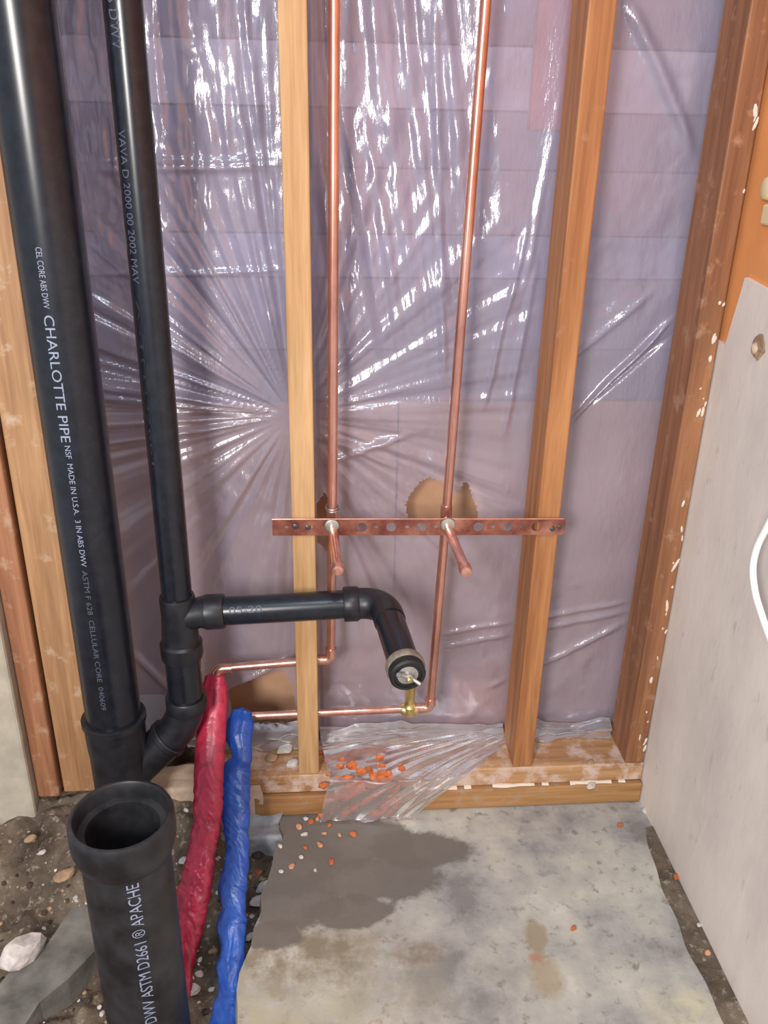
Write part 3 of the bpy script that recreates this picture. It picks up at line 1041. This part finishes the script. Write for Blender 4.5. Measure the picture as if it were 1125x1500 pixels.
# cold line
c_top, c_tee, c_low = P(735, -300, CY), P(653, 762, CY), P(630, 1037, CY)
c_left = P(362, 1049, CY)
cold = thing('copper_supply_line', 'copper water line with brass fitting, running left to the blue sleeve', 'copper pipe', (c_low[0], CY, c_low[2]), 'copper supply lines')
obj('riser_pipe', sweep([c_top, c_tee], CR, 20), 'copper', cold)
obj('riser_pipe', sweep([c_tee, c_low + np.array([0, 0, 0.012])], CR, 20), 'copper', cold)
obj('elbow', sweep(chain([c_low + np.array([0, 0, 0.022]), c_low, c_low + np.array([-0.030, 0, 0])], 0.014), 0.0100, 20), 'copper', cold)
obj('horizontal_pipe', sweep([c_low + np.array([-0.02, 0, 0]), c_left], CR * 0.92, 20), 'copper', cold)
obj('tee_fitting', merge(sweep([c_tee + np.array([0, 0, -0.020]), c_tee + np.array([0, 0, 0.028])], 0.0098, 20), sweep([c_tee, c_tee + np.array([0, -0.024, 0])], 0.0098, 20)), 'copper', cold)
e_c = Zp(683, 838, STRZ - 0.01)
s_ = obj('stub_out', sweep([c_tee + np.array([0, -0.015, -0.004]), e_c], CR * 1.04, 20), 'copper', cold, label='capped copper stub angled to the right into the room')
dv = (e_c - c_tee) / np.linalg.norm(e_c - c_tee)
obj('cap', lathe(e_c - dv * 0.016, dv, [(0, 0.0084), (0, 0.0098), (0.012, 0.0098), (0.017, 0.0072), (0.018, 0.004)], 22), 'copper', s_)
obj('solder_joint', lathe(P(656, 768, D - 0.006), dv, [(0, 0.0085), (0.001, 0.0125), (0.003, 0.0115), (0.004, 0.0085)], 20), 'solder', s_)
bz_ = P(600, 1039, CY)
obj('brass_fitting', merge(lathe(bz_ + np.array([0, 0, -0.012]), (0, 0, 1), [(0, 0.010), (0.003, 0.013), (0.020, 0.013), (0.024, 0.0095), (0.030, 0.0088), (0.058, 0.0092), (0.060, 0.0105), (0.066, 0.0105), (0.068, 0.008)], 24), lathe(bz_ + np.array([-0.016, 0, 0]), (1, 0, 0), [(0, 0.0095), (0.002, 0.0108), (0.030, 0.0108), (0.032, 0.0095)], 24)), 'brass', cold, label='brass fitting standing on the lower copper run')

# ------------------------------------------------------------------ perforated copper strap across the studs
sx0, sx1 = P(399, 770, D)[0], P(827, 770, D)[0]
hh = 0.0150
spl = [[(sx0, -hh), (sx1 - 0.004, -hh), (sx1, -hh + 0.004), (sx1, hh - 0.004), (sx1 - 0.004, hh), (sx0, hh)]]
big = [P(x, 770, D)[0] for x in (530, 573, 617, 700, 743, 785)]
tiny = [P(x, 770, D)[0] for x in (420, 433, 455, 551, 596, 638, 722, 764, 812)]
for c in big + [P(486, 770, D)[0], P(656, 770, D)[0]]:
    spl.append([(c + 0.0082 * cos(a), 0.0082 * sin(a)) for a in np.linspace(0, 2 * pi, 22, endpoint=False)])
for c in tiny:
    spl.append([(c + 0.0034 * cos(a), 0.0026 * sin(a)) for a in np.linspace(0, 2 * pi, 12, endpoint=False)])
gv, gf = flat_curve(spl, 0.0007)
zst0, zst1 = P(399, 771, D)[2], P(827, 770, D)[2]
wv_ = np.stack([gv[:, 0], np.full(len(gv), D - 0.0035) - gv[:, 2], gv[:, 1] + zst0 + (gv[:, 0] - sx0) / (sx1 - sx0) * (zst1 - zst0)], 1)
strap = thing('perforated_strap', 'flat perforated copper strap nailed across two studs, holding both copper pipes', 'metal strap', ((sx0 + sx1) / 2, D, zst0))
obj('strip', (wv_, gf), 'strap', strap, False)
obj('rolled_edge', sweep([(sx0, D - 0.0038, zst0 + hh - 0.0005), (sx1 - 0.004, D - 0.0038, zst1 + hh - 0.0005)], 0.0016, 8), 'copper', strap)
for nx in (-0.040, -0.020, 0.388, 0.400):
    z = zst0 + (nx - sx0) / (sx1 - sx0) * (zst1 - zst0)
    obj('nail', lathe((nx, D - 0.003, z + random.uniform(-.004, .004)), (0, -1, 0), [(-0.02, 0.0015), (0.001, 0.0015), (0.001, 0.0042), (0.003, 0.0042), (0.0036, 0.003)], 14), 'nail', strap)


# ------------------------------------------------------------------ coloured film sleeves over the copper ends
def sleeve(rows_, ytop, zbot, tw, seed, flat=0.55):
    """rows_: (px, py, width px) from top to bottom; runs from the pipe end forward into the dirt"""
    yb = Zp(rows_[-1][0], rows_[-1][1], zbot)[1]
    p0, p1 = rows_[0][1], rows_[-1][1]
    ctr, rd = [], []
    for px, py, wpx in rows_:
        t = (py - p0) / (p1 - p0)
        Y = ytop + (yb - ytop) * t
        c = P(px, py, Y)
        dep = (c - CAM) @ FW
        ctr.append(c)
        rd.append(wpx / 2 * 1.18 * dep / FPX)
    # resample
    tt = np.linspace(0, len(ctr) - 1, 420)
    pts, rr = [], []
    for t in tt:
        i = min(int(t), len(ctr) - 2)
        s = t - i
        s2 = s * s * (3 - 2 * s)
        pts.append(ctr[i] * (1 - s) + ctr[i + 1] * s)
        rr.append(rd[i] * (1 - s2) + rd[i + 1] * s2)
    nz = np.random.default_rng(seed).random(8) * 6
    seg = 72
    av = np.arange(seg) / seg * 2 * pi
    T2, A2 = np.meshgrid(np.linspace(0, 1, len(pts)), av, indexing='ij')
    k_ = smooth(0.28, 0.5, T2)
    tilt = tw * 9 * T2 * k_
    ca, sa = np.cos(A2 + tilt), np.sin(A2 + tilt)
    q = 1 / np.sqrt(np.cos(A2) ** 2 + (np.sin(A2) / flat) ** 2)          # a flattened tube of film
    rid = lambda fx_, fy_, sd_: 1 - 2.2 * np.abs(vnoise(50 + ca * fx_ + T2 * fy_ * 0.4, 50 + sa * fx_ + T2 * fy_, sd_))
    q = q * (1 + 0.10 * rid(1.3, 3.0, seed + 70) * (0.6 + 0.4 * k_) + 0.10 * k_ * rid(1.8, 26, seed + 71) + 0.07 * k_ * rid(3.2, 60, seed + 72) - 0.06)
    return sweep(pts, rr, seg, True, lambda i, a_: q[i, int(round(a_ / (2 * pi) * seg)) % seg]), pts


red_rows = [(316, 984, 10), (315, 992, 26), (314, 1010, 33), (312, 1040, 36), (309, 1080, 38), (306, 1130, 38), (305, 1170, 36), (304, 1205, 31), (298, 1235, 31), (293, 1265, 34), (288, 1290, 36), (281, 1320, 38), (276, 1350, 36), (271, 1390, 28), (269, 1430, 20), (268, 1470, 18)]
g, rp = sleeve(red_rows, CY, -0.07, 1.0, 3)
o = obj('pipe_sleeve', g, 'red_sleeve', smooth=True, shade=False)
tag(o, 'crinkled red plastic sleeve hanging from the upper copper run', 'pipe sleeve', 'coloured pipe sleeves')
blue_rows = [(356, 1037, 8), (355, 1042, 26), (352, 1060, 36), (350, 1076, 36), (354, 1098, 27), (355, 1112, 26), (347, 1128, 38), (343, 1150, 40), (345, 1180, 36), (346, 1215, 30), (348, 1240, 26), (345, 1275, 30), (341, 1300, 34), (343, 1330, 28), (339, 1355, 34), (341, 1385, 28), (338, 1415, 32), (335, 1450, 25), (331, 1480, 32), (327, 1510, 38), (324, 1540, 36)]
g, bp_ = sleeve(blue_rows, CY - 0.012, -0.07, 1.6, 8)
o = obj('pipe_sleeve', g, 'blue_sleeve', smooth=True, shade=False)
tag(o, 'crinkled blue plastic sleeve hanging from the lower copper run', 'pipe sleeve', 'coloured pipe sleeves')

# ------------------------------------------------------------------ dirt, footing and rubble on the left
xs, ys = np.arange(-1.25, 0.08, 0.005), np.arange(-0.9, 1.5, 0.005)
GX, GY = np.meshgrid(xs, ys, indexing='ij')
Hd = -0.055 + 0.035 * fbm(GX * 5, GY * 5, 201, 4) + 0.020 * fbm(GX * 32, GY * 32, 211, 3)
Hd = Hd + 0.09 * smooth(0.98, 1.26, GY) * (1 - smooth(-0.24, -0.14, GX))
o = structure(obj('ground', (np.stack([GX, GY, Hd], -1).reshape(-1, 3), grid_faces(len(xs), len(ys))), 'dirt', smooth=True, origin=(0, 0, 0), shade=False))
o['label'] = 'bare brown dirt in the broken-out trench'


def chunk(c, s, seed, flatz=0.7, rot=0.0, sub=2, rough=0.35):
    bm = bmesh.new()
    bmesh.ops.create_icosphere(bm, subdivisions=sub, radius=1)
    g = np.random.default_rng(seed)
    pl_ = [(V3(v) / np.linalg.norm(v), g.uniform(0.55, 0.95)) for v in g.normal(size=(9, 3))]
    sx, sy, sz = s if not np.isscalar(s) else (s, s * g.uniform(0.6, 1.0), s * flatz)
    v = []
    for q in bm.verts:
        p = np.array(q.co)
        for n_, d in pl_:
            e = p @ n_ - d
            if e > 0:
                p = p - n_ * e
        p = p * (1 + rough * 0.3 * (g.random() - 0.5))
        v.append(p * np.array([sx, sy, sz]))
    v = np.array(v)
    ca, sa = cos(rot), sin(rot)
    v = np.stack([v[:, 0] * ca - v[:, 1] * sa, v[:, 0] * sa + v[:, 1] * ca, v[:, 2]], 1)
    f = [tuple(x.index for x in q.verts) for q in bm.faces]
    bm.free()
    return v + V3(c), f


def ground_z(x, y):
    i = int(np.clip(round((x + 1.25) / 0.005), 0, Hd.shape[0] - 1))
    j = int(np.clip(round((y + 0.9) / 0.005), 0, Hd.shape[1] - 1))
    return Hd[i, j]


# mortar mass and blue-grey footing under the plate's left end
def rough_box(x0, x1, y0, y1, z0, z1, amp, seed, n_=14):
    bm = bmesh.new()
    bmesh.ops.create_cube(bm, size=1)
    bmesh.ops.subdivide_edges(bm, edges=list(bm.edges), cuts=n_, use_grid_fill=True)
    v = np.array([tuple(q.co) for q in bm.verts])
    f = [tuple(x.index for x in q.verts) for q in bm.faces]
    bm.free()
    nrm = v / np.linalg.norm(v, axis=1)[:, None]
    p = np.stack([(x0 + x1) / 2 + v[:, 0] * (x1 - x0), (y0 + y1) / 2 + v[:, 1] * (y1 - y0), (z0 + z1) / 2 + v[:, 2] * (z1 - z0)], 1)
    h = fbm(p[:, 0] * 28 + p[:, 2] * 19, p[:, 1] * 28 + p[:, 2] * 13, seed, 3)
    return p + nrm * (h * amp)[:, None], f


ma, mb = P(180, 1150, 1.27), P(372, 1150, 1.27)
o = obj('mortar_lump', rough_box(-0.42, -0.116, 1.27, 1.335, -0.08, 0.075, 0.024, 301), 'mortar', smooth=True, shade=False)
tag(o, 'rough beige mortar mass behind the red and blue sleeves', 'mortar')
fa, fb = Zp(215, 1225, 0.0), Zp(402, 1222, 0.0)
o = obj('footing_edge', rough_box(fa[0], fb[0] + 0.01, fa[1] - 0.02, fa[1] + 0.075, -0.10, 0.006, 0.02, 305), 'bluestone', smooth=True, shade=False)
tag(o, 'blue-grey footing edge at the head of the dirt trench', 'footing')

# diagonal grey strip and lumps in the dirt
sp = [Zp(x, y, -0.03) for x, y in [(-40, 1500), (20, 1425), (70, 1385), (118, 1318), (150, 1330), (140, 1395), (100, 1440), (60, 1475), (20, 1530), (-30, 1580)]]
tp = [(p[0], p[1], -0.022 + 0.004 * sin(i * 2.1)) for i, p in enumerate(sp)]
bt = [(p[0], p[1], -0.09) for p in sp]
nq = len(sp)
o = obj('concrete_strip', (tp + bt, [tuple(range(nq))[::-1], tuple(range(nq, 2 * nq))] + [(i, (i + 1) % nq, nq + (i + 1) % nq, nq + i) for i in range(nq)]), 'shard', smooth=False)
tag(o, 'grey broken concrete strip running diagonally through the dirt', 'concrete')


def rubble(px, py, wpx, label, material, seed, el=1.0, z=None, name='rubble_chunk', cat='rubble', group='loose rubble chunks', rot=0.6, base=None):
    zz = -0.03 if base is None else base
    c = Zp(px, py, zz)
    if base is None:
        zz = ground_z(c[0], c[1])
        c = Zp(px, py, zz)
    dep = (c - CAM) @ FW
    s = wpx / 2 * dep / FPX
    o = obj(name, chunk((c[0], c[1], zz + s * 0.25), (s, s * el, s * 0.5), seed, rot=rot), material, smooth=False)
    tag(o, label, cat, group)
    return o


rubble(28, 1402, 84, 'large white plaster chunk at the left edge of the dirt', 'rock', 1, 0.62, rot=0.75, base=-0.02)
rubble(386, 1300, 32, 'white angular chunk against the slab edge beside the blue sleeve', 'rock', 2, 0.7)
rubble(378, 1325, 28, 'grey-white chunk just below the white one at the slab edge', 'rock', 3, 0.8)
rubble(367, 1374, 18, 'small bright white pebble at the slab edge low beside the blue sleeve', 'rock', 4, 0.7)
rubble(268, 1262, 16, 'small white shard between open pipe stub and red sleeve', 'rock', 5, 0.9)
rubble(95, 1284, 34, 'tan crumbly lump left of the open pipe hub', 'rock_tan', 6, 0.6, rot=0.7)
rubble(30, 1192, 22, 'pale small lump in the dirt under the left concrete wall', 'rock_tan', 7, 0.6)
rubble(282, 1452, 24, 'white lump low between open pipe stub and blue sleeve', 'rock', 8, 1.0)
rubble(290, 1430, 18, 'pale pebble low between open pipe stub and blue sleeve', 'rock', 9, 0.8)
rubble(300, 1345, 18, 'pale pebble right of the red sleeve', 'rock', 10, 0.8)
rubble(312, 1395, 16, 'tan pebble left of the blue sleeve', 'rock_tan', 12, 0.8)
rubble(380, 1252, 24, 'dark lump under the blue-grey footing edge', 'rock_dark', 13, 0.8)
rubble(378, 1280, 16, 'orange brick crumb at the top of the slab edge', 'brick', 14, 0.8)
rubble(363, 1310, 16, 'orange brick crumb beside the blue sleeve', 'brick', 15, 0.8)
rubble(45, 1230, 20, 'small tan lump in the far left dirt', 'rock_tan', 16, 0.6)
rubble(62, 1250, 14, 'tiny pale lump in the far left dirt', 'rock', 17, 0.6)
# on the plates left of the pale stud
rubble(418, 1100, 34, 'white plaster lump on the sill plate left of the pale stud', 'rock', 20, 0.7, base=PT, group='plaster on the sill plate')
rubble(428, 1120, 22, 'small white plaster lump on the sill plate against the pale stud', 'rock', 21, 0.8, base=PT, group='plaster on the sill plate')
rubble(398, 1112, 22, 'beige plaster lump at the broken end of the sill plate', 'rock_tan', 22, 0.8, base=PT, group='plaster on the sill plate')
rubble(441, 1166, 28, 'white plaster lump stuck in front of the sill plate below the pale stud', 'rock', 23, 0.6, base=0.03, group='plaster on the sill plate')
rubble(866, 1153, 18, 'white plaster crumb on the lower sill plate near the concrete wall', 'rock', 24, 0.6, base=0.046, group='plaster on the sill plate')
rubble(865, 1118, 14, 'small brown crumb on the sill plate between the two right studs', 'rock_tan', 25, 0.6, base=PT, group='plaster on the sill plate')
rubble(946, 1188, 16, 'white crumb in the corner where plate, slab and wall meet', 'rock', 26, 0.7, base=0.0, group='plaster on the sill plate')

# dirt line along the foot of the right wall
ln = []
for i in range(60):
    y = 1.20 - i * 0.012
    ln.append((y, 0.010 + 0.022 * smooth(1.22, 1.05, y) + 0.004 * sin(i * 0.5) * sin(i * 0.17 + 1)))
vv, ff = [], []
for y, wd in ln:
    vv += [(XR - wd - 0.004, y, 0.0005), (XR - wd * 0.6, y, 0.004), (XR - 0.0005, y, 0.005)]
for i in range(len(ln) - 1):
    for k in range(2):
        ff.append((i * 3 + k, i * 3 + k + 1, i * 3 + k + 4, i * 3 + k + 3))
o = obj('dirt_line', (vv, ff), 'dirt', smooth=True)
tag(o, 'brown dirt line along the foot of the concrete wall', 'dirt')
o['kind'] = 'stuff'
rubble(991, 1286, 16, 'orange brick crumb in the dirt line at the wall foot', 'brick', 30, 0.8, base=0.004)
rubble(1024, 1356, 10, 'tiny white crumb in the dirt line at the wall foot', 'rock', 31, 0.8, base=0.004)
rubble(1037, 1396, 13, 'pale yellow crumb in the dirt line, lowest along the wall foot', 'brick_pale', 32, 0.7, base=0.004)

# loose brick crumbs on the slab (individuals)
spots = [(475, 1222, 'brick_pale'), (447, 1242, 'brick'), (468, 1238, 'brick_pale'), (428, 1270, 'brick_pale'), (485, 1263, 'brick'), (517, 1223, 'brick'), (497, 1224, 'brick_pale'), (446, 1223, 'rock'), (441, 1256, 'rock'), (412, 1277, 'rock'), (411, 1240, 'rock'), (462, 1276, 'rock'), (455, 1205, 'brick'), (465, 1200, 'brick_pale'), (448, 1200, 'rock'), (482, 1210, 'brick'), (438, 1212, 'brick_pale'), (840, 1361, 'brick'), (908, 1210, 'brick')]
for i, (x, y, mt_) in enumerate(spots):
    kind = {'brick': 'orange brick', 'brick_pale': 'pale orange brick', 'rock': 'white plaster'}[mt_]
    rubble(x, y, random.uniform(8, 13), 'tiny %s crumb on the damp slab by the plastic flap' % kind if x < 800 else ('tiny orange crumb on the pale slab, %s' % ('nearest the camera' if y > 1300 else 'near the lower sill plate')), mt_, 100 + i, 0.7, base=0.0, name='crumb', cat='crumb', group='%s crumbs on the slab' % kind, rot=random.uniform(0, 3))

# uncountable crumbs under the flap and gravel in the dirt
gs = []
for i in range(360):
    t = random.random()
    if t < 0.45:
        px, py = random.choice([random.gauss(500, 18), random.gauss(560, 30)]), random.uniform(1078, 1122)
        c = Zp(px, py, PT + 0.002)
        c[1] = min(max(c[1], D + 0.006), DB - 0.03)
        s = random.uniform(0.004, 0.010)
    else:
        px, py = random.choice([random.gauss(555, 20), random.gauss(525, 24)]), min(random.gauss(1165, 20), 1196)
        z = max(0.004, P(px, py, D - 0.02)[2])
        c = P(px, py, D - 0.0165)
        c[2] = max(c[2], 0.004)
        s = random.uniform(0.004, 0.014)
    gs.append(chunk(c, (s, s * 0.45, s * 0.8) if t >= 0.45 else (s, s * 0.8, s * 0.5), 500 + i, 0.6, 0 if t >= 0.45 else random.uniform(0, 3), 1))
o = obj('brick_rubble', merge(*gs), 'brick', smooth=False)
tag(o, 'heap of orange brick crumbs caught under the plastic flap', 'brick crumbs')
o['kind'] = 'stuff'


def gravel(kinds):
    gs, mi = [], []
    for q, (n_, smin, smax, material, seed, xmin) in enumerate(kinds):
        g = np.random.default_rng(seed)
        c_ = 0
        while c_ < n_:
            x, y = g.uniform(xmin, 0.0), g.uniform(0.55, 1.25)
            ex = np.interp(y, [e[1] for e in edge[::-1]], [e[0] for e in edge[::-1]])
            if x > ex - 0.006 or hypot(x - fx, y - fy) < FR + 0.01 or hypot(x - SX, y - SY) < 0.06:
                continue
            s = smin + (smax - smin) * g.random() ** 2.0
            ch = chunk((x, y, ground_z(x, y) + s * 0.2), s, int(g.integers(1e6)), 0.6, g.uniform(0, 3), 1)
            gs.append(ch)
            mi += [q] * len(ch[1])
            c_ += 1
    o = obj('gravel', merge(*gs), kinds[0][3], smooth=False)
    for k_ in kinds[1:]:
        o.data.materials.append(M[k_[3]])
    o.data.polygons.foreach_set('material_index', np.array(mi, dtype=np.int32))
    tag(o, 'tan, dark and white grit scattered over the dirt', 'gravel')
    o['kind'] = 'stuff'


gravel([(520, 0.002, 0.007, 'rock_tan', 61, -0.75), (340, 0.002, 0.009, 'rock_dark', 62, -0.75), (190, 0.002, 0.007, 'rock', 63, -0.5)])

# ------------------------------------------------------------------ things on the right wall
hp = [(1175, 690), (1140, 742), (1122, 775), (1109, 802), (1103, 832), (1106, 866), (1114, 895), (1127, 932), (1150, 985), (1180, 1040)]
cpts = [Xp(x, y, XR - 0.045) for x, y in hp]
sm = []
for i in range(len(cpts) - 1):
    a, b_ = cpts[i], cpts[i + 1]
    a0 = cpts[max(i - 1, 0)]
    b0 = cpts[min(i + 2, len(cpts) - 1)]
    for t in np.linspace(0, 1, 8, endpoint=False):
        sm.append(0.5 * ((2 * a) + (b_ - a0) * t + (2 * a0 - 5 * a + 4 * b_ - b0) * t ** 2 + (-a0 + 3 * a - 3 * b_ + b0) * t ** 3))
sm.append(cpts[-1])
hs = thing('hose', 'white plastic hose looping along the concrete wall at the right edge', 'hose', sm[len(sm) // 2])
obj('tube', sweep(sm, 0.0046, 18), 'white_hose', hs)
for e, d in ((sm[0], sm[0] - sm[3]), (sm[-1], sm[-1] - sm[-4])):
    obj('end_fitting', lathe(e, d, [(-0.01, 0.0048), (-0.01, 0.006), (0.012, 0.006), (0.014, 0.004)], 16), 'cream', hs)
    wpt = V3((XR, e[1], e[2]))
    obj('wall_clip', sweep([e, e * 0.4 + wpt * 0.6, wpt + np.array([0.002, 0, 0])], [0.004, 0.004, 0.007], 10), 'cream', hs)

kc = Xp(1128, 290, XR + 0.004)
kn = thing('wall_bracket', 'cream plastic bracket with a rounded head on the orange board', 'bracket', (XR, kc[1], kc[2] - 0.03))
p = Xp(1131, 276, XR + 0.004)
obj('head', lathe(p, (-1, 0, 0), [(-0.004, 0.016), (0.006, 0.016), (0.010, 0.014), (0.012, 0.009)], 28), 'cream', kn)
p = Xp(1131, 318, XR + 0.004)
obj('foot', box(p[0] - 0.010, p[0] + 0.004, p[1] - 0.016, p[1] + 0.013, p[2] - 0.011, p[2] + 0.016, 0.003), 'cream', kn, False)

p = Xp(1113, 508, XR)
sk = thing('wall_plug', 'tan plugged hole with chipped rim in the concrete wall', 'plug', (XR, p[1], p[2] - 0.02))
obj('rim', chunk((XR + 0.001, p[1], p[2]), (0.006, 0.021, 0.019), 72, sub=3, rough=0.6), 'rock_tan', sk, False)
obj('filler', chunk((XR - 0.003, p[1] + 0.006, p[2] - 0.004), (0.007, 0.0095, 0.009), 71, sub=2), 'mortar', sk, False)
